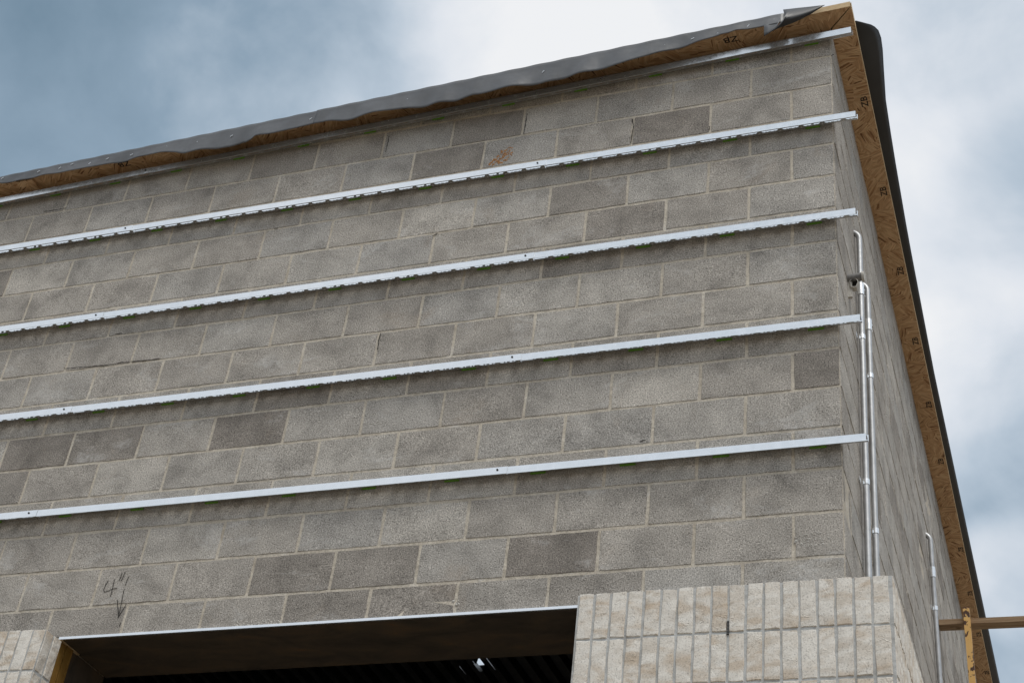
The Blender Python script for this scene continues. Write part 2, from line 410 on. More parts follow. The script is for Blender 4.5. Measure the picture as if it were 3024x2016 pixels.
# side wall: faces +X
cand = []
for k in range(-1, 37):
    z1 = ZO-k*C-J/2; z0 = z1-C+J
    z1 = min(z1, soff(0)-.006)
    if z0 < .01: z0 = .01
    off = C if k % 2 == 0 else 2*C
    y = off; edges = [(.004, y-J/2)]
    while y < YB-.05: edges.append((y+J/2, min(y+2*C-J/2, YB))); y += 2*C
    for ei, (a, b) in enumerate(edges):
        full = abs((z1-z0)-(C-J)) < 1e-4
        cand.append((k, ei, a, b, z0, z1, full))
def sz(c):
    if c[0] > 12 or not inframe((0, c[2], (c[4]+c[5])/2), 5): return 0
    p, q = px((0, c[2], c[4])), px((0, c[3], c[5])); return abs(p[0]-q[0])+.02*abs(p[1]-q[1])
cand.sort(key=sz, reverse=True)
take = max(0, 296-nblk)
for i, (k, ei, a, b, z0, z1, full) in enumerate(cand):
    if i < take and sz(cand[i]) > 20:
        w = b-a
        if full and ei == 0: me = rg.choice(CRN if w < .3 else CRNF)
        elif full and abs(w-(2*C-J)) < .002: me = rg.choice(FULL)
        else: me = MB().add(*block_geo(rect(w, z1-z0), rg)).mesh('block_cut', BL)
        o = link('block', me, None, side, (rg.gauss(0, .0008), (a+b)/2, (z0+z1)/2))
        o.rotation_euler = (0, 0, math.pi/2)
    else:
        v, f = block_geo([(a, z0), (b, z0), (b, z1), (a, z1)], rg)
        dx = rg.gauss(0, .0012)
        rest_s.add([(-y+dx, x, z) for x, y, z in v], f)
o = rest_s.build('blocks_beyond', BL, side); o['kind'] = 'stuff'
# plain rear and left walls close the shell; an unseen rear opening is added to light the deck
rw = MB()
rw.prism([(XL, TH), (XL+TH, TH), (XL+TH, YB), (XL, YB)], 0, lambda x, y: soff(x)-.004); rw.build('left_wall', BL, bld)
rw = MB(); e = .002
rw.prism([(XL+TH+e, YB-TH), (-6.2, YB-TH), (-6.2, YB-e), (XL+TH+e, YB-e)], 0, lambda x, y: soff(x)-.004)
rw.prism([(-3.2, YB-TH), (-TH-e, YB-TH), (-TH-e, YB-e), (-3.2, YB-e)], 0, lambda x, y: soff(x)-.004)
rw.prism([(-6.2, YB-TH), (-3.2, YB-TH), (-3.2, YB-e), (-6.2, YB-e)], 2.4, lambda x, y: soff(x)-.004)
rw.build('rear_wall', BL, bld)
MB().box(XL+TH+e, -TH-e, .02, YB-TH-e, -.1, .02).build('floor_slab', SLAB, bld)

# lintel over the doorway
lp = MB().box(OX0+.012, OX1-.012, .004, TH-.002, LZ-.012, LZ-.001).build('lintel_plate', RUST, bld)
lp['label'] = 'rusty brown steel plate under the blocks over the doorway'
MB().box(OX0+.006, OX1-.006, -.0075, .0035, LZ-.0125, LZ-.0005).build('lintel_edge', GALV, bld)
MB().box(OX0+.001, OX0+.006, .105, TH-.004, .02, LZ-.013).build('jamb_shade_sheet', RUST, bld)  # dark sheet added; its colour stands in for shade on the jamb
# ochre primed angles on the left jamb
for (ya, yb, xo) in ((.004, .048, .012), (.053, .100, .017)):
    j = MB().box(OX0+.001, OX0+xo, ya, yb, .02, LZ-.016); j.box(OX0+xo-.002, OX0+xo+.004, yb-.008, yb-.002, .02, LZ-.018)
    j.build('jamb_angle', PRIM, bld)
MB().box(OX0+.001, OX0+.022, .002, .15, LZ-.0155, LZ-.0125).build('jamb_cap', OEDGE, bld)

# ---- roof: ribbed steel deck, roof sheet, eave boards
def deckz(x): return soff(x)-.165
def ondeck(u, v):
    P = onZ(u, v, 0)
    for _ in range(6): P = onZ(u, v, deckz(P.x)+.0-ZO)
    return P
slits = []                                   # slits cut to stand in for glints on the deck ribs, plus one torn gap
for (a, b, w) in (((1200+920/4.704, 1880+330/4.704), (1200+1040/4.704, 1880+480/4.704), .007), ((1200+1095/4.704, 1880+265/4.704), (1200+1235/4.704, 1880+455/4.704), .009),
                  ((1200+745/4.704, 1880+405/4.704), (1200+822/4.704, 1880+517/4.704), .006), ((1200+768/4.704, 1880+345/4.704), (1200+826/4.704, 1880+412/4.704), .004),
                  ((1200+975/4.704, 1880+270/4.704), (1200+1060/4.704, 1880+375/4.704), .040)):
    A, B = (ondeck(*a), ondeck(*b)) if w < .03 else (onZ(*a, deckz(-4.2)+.07-ZO), onZ(*b, deckz(-4.2)+.07-ZO)); xm = (A.x+B.x)/2
    slits.append((xm-w/2, xm+w/2, min(A.y, B.y), max(A.y, B.y)))
dk = MB()
def cutstrip(xa, xb, za, zb, holes, y0, y1):
    zz = lambda x: deckz(x)+lerp(za, zb, (x-xa)/(xb-xa) if xb > xa else 0)
    def quad(x0, x1, ya, yb):
        if x1-x0 > 1e-5 and yb-ya > 1e-5: dk.add([(x0, ya, zz(x0)), (x1, ya, zz(x1)), (x1, yb, zz(x1)), (x0, yb, zz(x0))], [(0, 1, 2, 3)])
    hs = [h for h in holes if h[1] > xa and h[0] < xb]
    if not hs: quad(xa, xb, y0, y1); return
    xs_ = sorted({xa, xb, *[min(max(h[i], xa), xb) for h in hs for i in (0, 1)]})
    for x0, x1 in zip(xs_, xs_[1:]):
        m_ = (x0+x1)/2; cur = y0
        for h in sorted([h for h in hs if h[0] < m_ < h[1]], key=lambda h: h[2]): quad(x0, x1, cur, h[2]); cur = max(cur, h[3])
        quad(x0, x1, cur, y1)
x = slits[0][0]-.02                           # low flutes carry the glint slits
while x > XL+TH+.02: x -= .1524
x += .1524
while x < -TH-.16:
    for (xa, za), (xb, zb) in zip([(x, 0), (x+.04, 0), (x+.055, .075), (x+.14, .075), (x+.1524, 0)], [(x+.04, 0), (x+.055, .075), (x+.14, .075), (x+.1524, 0)]):
        cutstrip(xa, xb, za, zb, slits, TH+.005, YB-TH-.005)
    x += .1524
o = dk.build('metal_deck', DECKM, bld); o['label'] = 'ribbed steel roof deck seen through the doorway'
HX0, HX1 = min(s_[0] for s_ in slits)-.15, max(s_[1] for s_ in slits)+.15  # unseen roof opening, added so sky shows through the slits
HY0, HY1 = min(s_[2] for s_ in slits)-.1, max(s_[3] for s_ in slits)+.25
ib = MB()
for (ya, yb, za, zb) in ((7.28, 7.42, -.012, 0), (7.345, 7.355, -.30, -.012), (7.28, 7.42, -.312, -.30)):
    ib.prism([(XL+TH, ya), (-TH, ya), (-TH, yb), (XL+TH, yb)], lambda x, y, za=za: deckz(x)+za-.002, lambda x, y, zb=zb: deckz(x)+zb-.002)
ib.build('roof_beam', RUST, bld)
BT = .036                                    # eave board thickness
rf = MB()
def rpiece(x0, x1, y0, y1): rf.prism([(x0, y0), (x1, y0), (x1, y1), (x0, y1)], lambda x, y: soff(x)+BT+.001, lambda x, y: soff(x)+BT+.006)
rpiece(XL-.1, .108, -.112, HY0); rpiece(XL-.1, .108, HY1, YB+.1); rpiece(XL-.1, HX0, HY0, HY1); rpiece(HX1, .108, HY0, HY1)
rf.build('roof_sheet', RUB, bld)
EO = .120                                    # eave overhang
def board(poly, label=None):
    b = MB().prism(poly, lambda x, y: soff(x), lambda x, y: soff(x)+BT)
    me = b.mesh('eave_board', OSB); me.materials.append(OEDGE)
    for pl in me.polygons:
        if abs(pl.normal.z) < .5: pl.material_index = 1
    o = link('eave_board', me, None, bld)
    if label: o['label'] = label
    return o
gp = .0045
fb1 = board([(-4.712, -EO), (EO-gp, -EO), (.0-gp, 0), (-.0, .03), (-4.712, .03)], 'strand board eave along the front')
fb2 = board([(XL-.1, -EO), (-4.716, -EO), (-4.716, .03), (XL-.1, .03)])
sb1 = board([(EO, -EO+gp), (EO, 4.73), (-.03, 4.73), (-.03, .034), (gp, .034), (gp, gp)], 'strand board eave along the side')
sb2 = board([(EO, 4.735), (EO, 9.6), (-.03, 9.6), (-.03, 4.735)])
sb3 = board([(EO, 9.605), (EO, YB+.1), (-.03, YB+.1), (-.03, 9.605)])
# blocking visible beside the front board joint
MB().prism([(-4.80, -EO+.012), (-4.69, -EO+.012), (-4.69, -.002), (-4.80, -.002)], lambda x, y: soff(x)-.018, lambda x, y: soff(x)-.0005).build('blocking', OSB, bld)
# stamped letters on the boards
def text_mesh(s, size):
    cu = bpy.data.curves.new('stamp', 'FONT'); cu.body = s; cu.size = size; cu.align_x = 'CENTER'; cu.align_y = 'CENTER'; cu.offset = size*.012
    cu.resolution_u = 3
    ob = bpy.data.objects.new('tmp', cu); COL.objects.link(ob)
    dg = bpy.context.evaluated_depsgraph_get()
    me = bpy.data.meshes.new_from_object(ob.evaluated_get(dg)); bpy.data.objects.remove(ob); bpy.data.curves.remove(cu)
    for v_ in me.vertices: v_.co.x *= 1.28
    me.materials.clear(); me.materials.append(INK); return me
ZB = text_mesh('ZB', .050)
def stamp(parent, x, y, right, upv):
    tl = lambda v: Vector((v[0], v[1], SL*v[0])).normalized()   # lie in the sloping underside
    right, upv = tl(right), tl(upv); nz = right.cross(upv)
    mm = Matrix((right, upv, nz)).transposed().to_4x4(); mm.translation = (x, y, soff(x)-.0012)
    o = link('stamp', ZB, None, parent); o.matrix_world = mm
for y in (.545, 1.262, 1.98, 2.69, 3.405, 4.115): stamp(sb1, .088, y, (0, -1, 0), (-1, 0, 0))
for y in (5.37, 6.08, 6.80, 7.53, 8.24): stamp(sb2, .096, y, (0, -1, 0), (-1, 0, 0))
for x in (-.503, -2.3, -4.09): stamp(fb1, x, -.066, (-1, 0, 0), (0, 1, 0))

# ---- marks on the front wall
def src_(L, ox, oy, s): return [(ox+x/s, oy+y/s) for x, y in L]
def ribbon(mb, pts, w, y):
    for a, b in zip(pts, pts[1:]):
        a = Vector((a[0], 0, a[1])); b = Vector((b[0], 0, b[1])); d = (b-a).normalized(); n = Vector((-d.z, 0, d.x))*w/2
        q = [a-d*w*.3+n, a-d*w*.3-n, b+d*w*.3-n, b+d*w*.3+n]
        mb.add([(v.x, y, v.z) for v in q], [(0, 1, 2, 3)])
ms = lambda L: [(lambda P: (P.x, P.z))(onY(x/3.92, 1616+y/3.92, 0)) for x, y in L]
yy = -.0022
for L in ([(1255, 385), (1222, 440), (1203, 492), (1212, 516), (1262, 500), (1310, 478), (1357, 472)], [(1327, 370), (1310, 450), (1282, 567)],
          [(1415, 295), (1400, 345), (1378, 387)], [(1450, 285), (1432, 335), (1405, 387)], [(1490, 340), (1474, 385), (1452, 440)],
          [(1440, 480), (1425, 560), (1404, 665)], [(1360, 605), (1367, 690), (1378, 785), (1370, 812), (1398, 765), (1466, 655)], [(1404, 665), (1390, 740), (1372, 810)], [(1400, 870), (1385, 912)]):
    mk = MB(); ribbon(mk, ms(L), .0034, yy); yy -= .00008
    mk.build('pencil_stroke', INK, bld)
cr = random.Random(31)                      # open cracks and holes in the joints
for L in (src_([(560, 553), (660, 545), (790, 535), (920, 523), (1060, 500), (1180, 490), (1290, 480), (1385, 468)], 0, 900, 2.94), src_([(380, 662), (480, 649), (575, 630)], 0, 400, 2.94),
          src_([(1290, 735), (1300, 690), (1312, 650), (1320, 595)], 700, 200, 2.94), src_([(325, 1400), (352, 1395)], 700, 200, 2.94), src_([(1645, 1202), (1672, 1198)], 700, 200, 2.94),
          src_([(1700, 1462), (1742, 1438)], 700, 200, 2.94), src_([(2047, 1098), (2041, 1132)], 1400, 0, 2.94), src_([(462, 985), (450, 1060), (432, 1170)], 1400, 0, 2.94),
          src_([(1375, 1035), (1385, 1100), (1360, 1245)], 1400, 0, 2.94), src_([(955, 245), (935, 320), (928, 390)], 800, 900, 2.94), src_([(480, 322), (510, 318)], 0, 900, 2.94),
          src_([(1000, 255), (1060, 246)], 0, 900, 2.94), src_([(850, 1188), (905, 1170)], 1600, 900, 2.94), src_([(1235, 1050), (1275, 1042)], 2100, 350, 3.92), src_([(1390, 650), (1420, 636)], 2100, 0, 3.92)):
    P3 = [onY(u, v, 0) for u, v in L]; b = MB()
    for A, B in zip(P3, P3[1:]):
        n = max(2, int((B-A).length/.015)); d = (B-A).normalized(); nn = Vector((-d.z, 0, d.x)); prev = None
        for i in range(n+1):
            q = A.lerp(B, i/n)+nn*cr.uniform(-.0012, .0012); w = cr.uniform(.0008, .0032)
            cur = [(q+nn*w), (q-nn*w)]
            if prev: b.add([(p_.x, -.0016, p_.z) for p_ in (prev[0], prev[1], cur[1], cur[0])], [(0, 1, 2, 3)])
            prev = cur
    b.build('joint_crack', DCAV, front)
def blotch(name, mtl, cx, cz, rx, rz, n, seed, parent=bld, y=-.0016, rot=0.0, size=.009):
    r = random.Random(seed); b = MB()
    for i in range(n):
        a = r.uniform(0, 6.283); q = math.sqrt(r.random()); x = math.cos(a)*q*rx; z = math.sin(a)*q*rz
        x, z = x*math.cos(rot)-z*math.sin(rot), x*math.sin(rot)+z*math.cos(rot)
        s = size*r.uniform(.35, 1.1); m_ = r.randint(5, 8); a0 = r.random()*6
        ring = [(cx+x+math.cos(a0+6.283*j/m_)*s*r.uniform(.6, 1.2), cz+z+math.sin(a0+6.283*j/m_)*s*r.uniform(.6, 1.2)) for j in range(m_)]
        h = r.uniform(.0006, .003)
        v = [(p_[0], y+.003, p_[1]) for p_ in ring]+[(cx+x, y-h, cz+z)]
        b.add(v, [(j, (j+1) % m_, m_) for j in range(m_)])
    return b.build(name, mtl, parent)
oc = blotch('clay_smear', CLAY, -1.705, -.330+ZO, .040, .062, 75, 11, rot=-.5)
oc['label'] = 'orange clay smear on an upper block'
blotch('clay_smear', CLAY, -1.765, -.372+ZO, .030, .018, 22, 12, rot=.7)
P = onY(1600+215/2.94, 900+800/2.94, 0); blotch('mortar_smear', PALE, P.x, P.z, .055, .045, 26, 13, size=.008)
P = onY(1600+285/2.94, 900+665/2.94, 0); blotch('mortar_smear', PALE, P.x, P.z, .014, .012, 8, 14)
P = onY(500+1000/3.92, 1616+865/3.92, 0); blotch('mortar_smear', PALE, P.x, P.z-.004, .13, .014, 60, 15, size=.008)
P = onY(800+725/2.94, 900+970/2.94, 0); blotch('mortar_smear', PALE, P.x, P.z, .006, .006, 6, 16)
for (u, v, rx, rz_, n, s) in [(2400, 1590, .075, .035, 60, 21), (1500+100, 1540-60, .01, .01, 6, 22), (1100, 1250, .05, .012, 16, 23), (2080, 1010, .03, .02, 10, 24),
                              (1040, 330+190, .03, .02, 10, 25), (560, 1420, .05, .012, 14, 26), (1870, 1735, .012, .01, 6, 27), (1345, 1760+20, .02, .015, 10, 28)]:
    P = onY(u, v, 0); blotch('mortar_smear', PALE, P.x, P.z, rx, rz_, n, s, size=.007)

# ------------------------------------------------------------------ roofing membrane hanging over the front edge
def src(L, ox, oy, s): return [(ox+x/s, oy+y/s) for x, y in L]
bot = (src([(0, 415), (350, 355), (700, 295), (1100, 215), (1300, 170), (1450, 152), (1530, 151), (1600, 165), (1700, 146), (1800, 125), (2000, 100), (2120, 62), (2200, 42)], 0, 400, 2.94)
       + src([(50, 645), (150, 607), (250, 600), (500, 535), (640, 494), (690, 484), (780, 467), (850, 470), (900, 471), (1050, 445), (1400, 375), (1640, 337), (1900, 300), (2100, 250), (2300, 214)], 700, 200, 2.94)
       + src([(0, 840), (500, 745), (1000, 640), (1300, 570), (1600, 470), (1900, 380), (2200, 300)], 1400, 0, 2.94)
       + src([(60, 425), (130, 400), (300, 352), (420, 348), (560, 325)], 2100, 0, 3.92))
botp = sorted([(q.x, q.z) for q in (onY(u, v, -.135) for u, v in bot)])
botp = [(-10, botp[0][1]-.2)] + botp
def sheet(name, x0, x1, label, seed, lift=0.0):
    r = random.Random(seed); me = bpy.data.meshes.new(name); V = []; F = []
    n = int((x1-x0)/.02); rows = 8
    ph = [r.uniform(0, 6) for _ in range(4)]
    for i in range(n+1):
        x = lerp(x0, x1, i/n); zt = soff(x)+BT+.008; zb = interp(botp, x) if x > botp[1][0] else soff(x)-.02
        w = .5*math.sin(x*9+ph[0])+.35*math.sin(x*17+ph[1])+.25*math.sin(x*31+ph[2])
        V.append((x, -.02, zt)); V.append((x, -EO+.004, zt+.001))
        for j in range(rows+1):
            t = j/rows; fl = max(0, (zt-.02)-lerp(zt, zb, t))
            V.append((x, -EO-.005-lift-.004*t-fl*(.10+.13*w)-.0015*math.sin(x*40+t*3), lerp(zt-.002, zb, t)))
    m_ = rows+3
    for i in range(n):
        for j in range(m_-1): F.append((i*m_+j, i*m_+j+1, (i+1)*m_+j+1, (i+1)*m_+j))
    me.from_pydata(V, [], F); me.polygons.foreach_set('use_smooth', [True]*len(F)); me.update(); me.materials.append(RUB)
    o = link(name, me); md = o.modifiers.new('thickness', 'SOLIDIFY'); md.thickness = .0018; md.offset = 0
    return tag(o, label, 'membrane', 'roofing membrane sheets')
XS = onY(935, 345, -.135).x
shA = sheet('roofing_membrane', XL-.1, XS-.002, 'grey black rubber membrane folded over the left half of the front eave', 5)
XF = onY(2100+842/3.92, 200/3.92, -.135).x
shB = sheet('roofing_membrane', XS-.012, XF, 'grey black rubber membrane stapled over the right half of the front eave', 6, .003)
# peeled corner of the right sheet
fl = MB()
low = src([(612, 420), (690, 372), (760, 338), (850, 305), (950, 268), (1050, 222), (1150, 170), (1240, 112), (1315, 64)], 2100, 0, 3.92)
upp = src([(833, 113), (890, 107), (950, 100), (1010, 93), (1070, 87), (1130, 81), (1190, 74), (1250, 67), (1317, 60)], 2100, 0, 3.92)
nR = 7; V = []; F = []
for i, (a, b) in enumerate(zip(low, upp)):
    for j in range(nR+1):
        t = j/nR; u, v = lerp(a[0], b[0], t), lerp(a[1], b[1], t)
        s = i/(len(low)-1)
        Y = -.145-.055*math.sin(math.pi*min(1, t*.85+.1))*(1-s)-.01*(1-s)
        # the left edge sags in a curve
        if i == 0: u += 34*math.sin(math.pi*t)*.75
        elif i == 1: u += 15*math.sin(math.pi*t)*.75
        V.append(tuple(onY(u, v, Y)))
for i in range(len(low)-1):
    for j in range(nR): F.append((i*(nR+1)+j, (i+1)*(nR+1)+j, (i+1)*(nR+1)+j+1, i*(nR+1)+j+1))
fl.add(V, F, True)
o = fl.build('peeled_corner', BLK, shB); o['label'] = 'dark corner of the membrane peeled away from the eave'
md = o.modifiers.new('thickness', 'SOLIDIFY'); md.thickness = .0018
fl = MB()
# light upper face of the sheet before the peel
tri_t = src([(612, 286), (660, 280), (710, 272), (760, 262), (800, 225)], 2100, 0, 3.92); tri_b = src([(612, 419), (665, 388), (715, 352), (765, 298), (802, 226)], 2100, 0, 3.92)
V = []
for a, b in zip(tri_t, tri_b):
    for j in range(4): t = j/3; V.append(tuple(onY(lerp(a[0], b[0], t), lerp(a[1], b[1], t), -.141-.008*t)))
fl.add(V, [(i*4+j, i*4+j+1, (i+1)*4+j+1, (i+1)*4+j) for i in range(4) for j in range(3)], True)
o = fl.build('hanging_tip', RUB, shB)
md = o.modifiers.new('thickness', 'SOLIDIFY'); md.thickness = .0018
# staples
stp = (src([(205, 0)], 0, 0, 9) and []) + src([(20, 372), (335, 313), (520, 282), (625, 250), (780, 242), (932, 203), (1142, 168), (1440, 102), (1705, 60), (2010, 5)], 0, 400, 2.94)
stp += src([(212, 540), (446, 486), (640, 444), (846, 419), (1172, 328), (1472, 279), (1818, 212), (2106, 152), (2338, 93)], 700, 200, 2.94)
stp += src([(282, 682), (600, 624), (950, 542), (1305, 462), (1645, 398), (1897, 337), (2108, 296)], 1400, 0, 2.94) + src([(66, 394), (430, 300), (714, 235)], 2100, 0, 3.92)
stm = MB().box(-.009, .009, -.0015, .0015, -.0015, .0015).mesh('staple', STAP)
for i, (u, v) in enumerate(stp):
    P = onY(u, v, -EO-.0125)
    o = link('staple', stm, None, shA if P.x < XS else shB, P); o.rotation_euler = (0, -R(38+random.uniform(-16, 16)), 0)

# membrane standing out past the side edge
sil = [(.02, .124), (.045, .150), (.067, .170), (.09, .190), (.115, .205), (.15, .219), (.205, .225), (.282, .222), (.395, .211), (.616, .191), (1.0, .179), (1.738, .166), (3.118, .157), (5.267, .166), (8, .180), (14.1, .180)]
ys = [s[0] for s in sil[:9]] + [.45, .5, .55] + [.616+.25*i for i in range(54)]
V = []; F = []; prof = 6
for y in ys:
    xo = interp(sil, y); z0 = soff(.1)+BT+.009
    cur = .022 if y > .6 else .022+.03*(1-y/.6)
    for j in range(prof+1):
        t = j/prof; xx = lerp(.06, xo, t); V.append((xx, y+.002*math.sin(y*5), z0+cur*max(0, (xx-.11)/.1)**1.5-.004*math.sin(t*3)))
for i in range(len(ys)-1):
    for j in range(prof): F.append((i*(prof+1)+j, (i+1)*(prof+1)+j, (i+1)*(prof+1)+j+1, i*(prof+1)+j+1))
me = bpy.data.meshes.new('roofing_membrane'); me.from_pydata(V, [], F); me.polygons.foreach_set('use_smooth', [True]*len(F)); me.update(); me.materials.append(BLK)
o = link('roofing_membrane', me); md = o.modifiers.new('thickness', 'SOLIDIFY'); md.thickness = .003; md.offset = 0
tag(o, 'black rubber membrane standing out past the eave along the side wall', 'membrane', 'roofing membrane sheets')

# ------------------------------------------------------------------ galvanized girts
GD, GH, WZ, PIT4 = .055, .036, .026, .1016
def girt(x0, x1, zf, label, lap=0, tilt=0.0):
    """girt: front face, slotted web set up behind it, back flange rising on the wall"""
    root = thing('metal_girt', label, 'girt', ((x0+x1)/2, 0, zf((x0+x1)/2)), 'galvanized girts across the front wall')
    cx, cz = (x0+x1)/2, zf((x0+x1)/2)
    L = lambda x, y, z: (x-cx, y, zf(x)+z-cz)
    yf = -GD-.0025*lap; yb = -.0055; th = .0015; xe = x1; x1 = x1-(.0215 if lap else 0)
    def slab(mb, xa, xb, ya, yb_, za, zb): mb.hexa([L(xa, ya, za), L(xb, ya, za), L(xb, yb_, za), L(xa, yb_, za), L(xa, ya, zb), L(xb, ya, zb), L(xb, yb_, zb), L(xa, yb_, zb)])
    fm = MB(); xf = xe-.004; dy = GH*math.tan(tilt)
    fm.hexa([L(x0, yf+dy, 0), L(xf, yf+dy, 0), L(xf, yf+th+dy, 0), L(x0, yf+th+dy, 0), L(x0, yf, GH), L(xf, yf, GH), L(xf, yf+th, GH), L(x0, yf+th, GH)])
    fm.build('face', GALV, root)
    yw = yf+dy+th+.0004
    bm_ = MB(); slab(bm_, x0, x1, yb-th, yb, WZ, WZ+.034); bm_.build('back_flange', GALV, root)
    wb = MB(); ym = yb-th-.009              # solid band beside the wall
    slab(wb, x0, x1-.001, ym, yb-th-.0002, WZ, WZ+.0014)
    slab(wb, x0, x1-.001, yw, yw+.0290, WZ, WZ+.0014)
    i0 = math.ceil((x0-.02)/PIT4); xs_ = []
    while i0*PIT4+.05 < x1: xs_.append(i0*PIT4+.05); i0 += 1
    for xc in xs_:
        a, b_ = max(x0, xc-.011), min(x1-.001, xc+.011)
        if b_-a < .004: continue
        slab(wb, a, b_, yw+.0292, ym-.0002, WZ, WZ+.0014)
        for sgn in (-1, 1):                 # rounded slot corners
            xa = xc+sgn*.011
            if x0 < xa+sgn*.008 < x1-.002:
                wb.add([L(xa, ym-.0001, WZ+.0001), L(xa+sgn*.010, ym-.0001, WZ+.0001), L(xa+sgn*.004, ym-.0035, WZ+.0001), L(xa, ym-.006, WZ+.0001)], [(0, 1, 2, 3)])
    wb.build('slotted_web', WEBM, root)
    hm = MB()                               # punched holes in the back flange and the web band
    for xc in xs_:
        for dx, w_ in ((-.030, .004), (.030, .004), (.048, .007)):
            if x0+.01 < xc+dx < x1-.01: slab(hm, xc+dx-w_, xc+dx+w_, yb-th-.0006, yb-th-.0001, WZ+.008, WZ+.012)
    o = hm.build('punched_holes', DARKP, root); o['kind'] = 'stuff'
    wm = MB()  # pale discs paint the brightness seen through the web holes
    for xc in xs_:
        if x0+.01 < xc < x1-.01:
            q = L(xc, ym+.003, WZ-.0003); wm.add([(q[0]+.0045*math.cos(a*.785), q[1]+.0035*math.sin(a*.785), q[2]) for a in range(8)], [tuple(range(8))])
    o = wm.build('web_holes', PALEM, root); o['kind'] = 'stuff'
    ns = math.ceil((x0+.1)/.4064); xx = ns*.4064-.1
    while xx < x1-.02:
        if xx > x0+.03:
            q = L(xx, yb-th, WZ+.014)
            MB().tube([(q[0], q[1]-.004, q[2]), (q[0], q[1], q[2])], .0065, 8).build('screw', DARKP, root)
            p0 = L(xx, 0, WZ-.007)
            MB().box(p0[0]-.035, p0[0]+.035, -.0052, -.0016, p0[2], p0[2]+.030).build('thermal_shim', SHIM, root)
        xx += .4064
    if lap:                                 # screw through the lapped end
        q = L(xe-.05, yf+dy*.4, .022)
        MB().tube([(q[0], q[1]-.003, q[2]), (q[0], q[1], q[2])], .005, 8).build('screw', DARKP, root)
    return root
rows = [(lambda x: .085+.037*x+ZO, 'sloping topmost girt under the eave'), (lambda x: -.508+ZO, 'second girt row from the top'),
        (lambda x: -1.127+ZO, 'third girt row from the top'), (lambda x: -1.741+ZO, 'fourth girt row from the top'), (lambda x: -2.357+ZO, 'lowest girt row, nearest the doorway')]
ends = [.110, .116, .099, .101, .107]
for i, (zf, nm) in enumerate(rows):
    a, b = (-1.46, -3.90)
    if i == 0:
        girt(-3.90, ends[0], zf, 'galvanized steel girt, long right piece of the '+nm, 0, R(6.5))
        girt(-6.34, -3.88, zf, 'galvanized steel girt, left piece of the '+nm, 1, R(6))
        continue
    girt(a, ends[i], zf, 'galvanized steel girt, right piece of the '+nm)
    girt(b, a+.02, zf, 'galvanized steel girt, middle piece of the '+nm, 1)
    girt(b-2.44, b+.02, zf, 'galvanized steel girt, left piece of the '+nm, 2)

# ------------------------------------------------------------------ soldier-brick veneer
BW, BH, BJ = .0667, .2032, .0095
BT0 = -3.052+ZO; VD = .2                     # top of the veneer; face distance from the block wall
def brick_geo(w, h, rng, depth=.03, bev=.0026):
    nx, nz = 3, 6; V = []; F = []
    e = [rng.uniform(-.0015, .0015) for _ in range(8)]
    tilt = rng.uniform(-.0012, .0012)
    for j in range(nz+1):
        for i in range(nx+1):
            u, v = i/nx, j/nz
            x = (u-.5)*(w-2*bev); z = (v-.5)*(h-2*bev)
            edge = i in (0, nx) or j in (0, nz)
            x += rng.uniform(-.0016, .0016) if i in (0, nx) else 0; z += rng.uniform(-.0016, .0016) if j in (0, nz) else 0
            V.append((x, rng.uniform(-.001, .0016)+(0.001 if edge else 0)+tilt*(u-.5)*2, z))
    idx = lambda i, j: j*(nx+1)+i
    for j in range(nz):
        for i in range(nx): F.append((idx(i, j), idx(i+1, j), idx(i+1, j+1), idx(i, j+1)))
    ring = [(i, 0) for i in range(nx)]+[(nx, j) for j in range(nz)]+[(nx-i, nz) for i in range(nx)]+[(0, nz-j) for j in range(nz)]
    n = len(ring); k0 = len(V)
    for (i, j) in ring:
        q = V[idx(i, j)]; V.append((q[0]+(bev if i == nx else -bev if i == 0 else 0), .0045+rng.uniform(0, .0015), q[2]+(bev if j == nz else -bev if j == 0 else 0)))
    k1 = len(V)
    for t in range(n): q = V[k0+t]; V.append((q[0], depth, q[2]))
    for t in range(n):
        t2 = (t+1) % n; a, b_ = idx(*ring[t]), idx(*ring[t2])
        F.append((b_, a, k0+t, k0+t2)); F.append((k0+t2, k0+t, k1+t, k1+t2))
    return V, F
rb = random.Random(9)
BRK = [MB().add(*brick_geo(BW-BJ, BH-BJ, rb)).mesh('brick', BR) for _ in range(12)]
NR = 15
def place_brick(root, x, y, z, rz, vis, rest):
    if vis:
        o = link('brick', rb.choice(BRK), None, root, (x+rb.gauss(0, .0006), y+rb.gauss(0, .0008), z+rb.gauss(0, .001)))
        o.rotation_euler = (0, rb.gauss(0, .006), rz+rb.gauss(0, .004))
        if rz == 0 and rb.random() < .5: o.rotation_euler[1] += math.pi
    else:
        v, f = brick_geo(BW-BJ, BH-BJ, rb); c, s = math.cos(rz), math.sin(rz)
        rest.add([(x+a*c-b*s, y+a*s+b*c, z+h) for a, b, h in v], f)
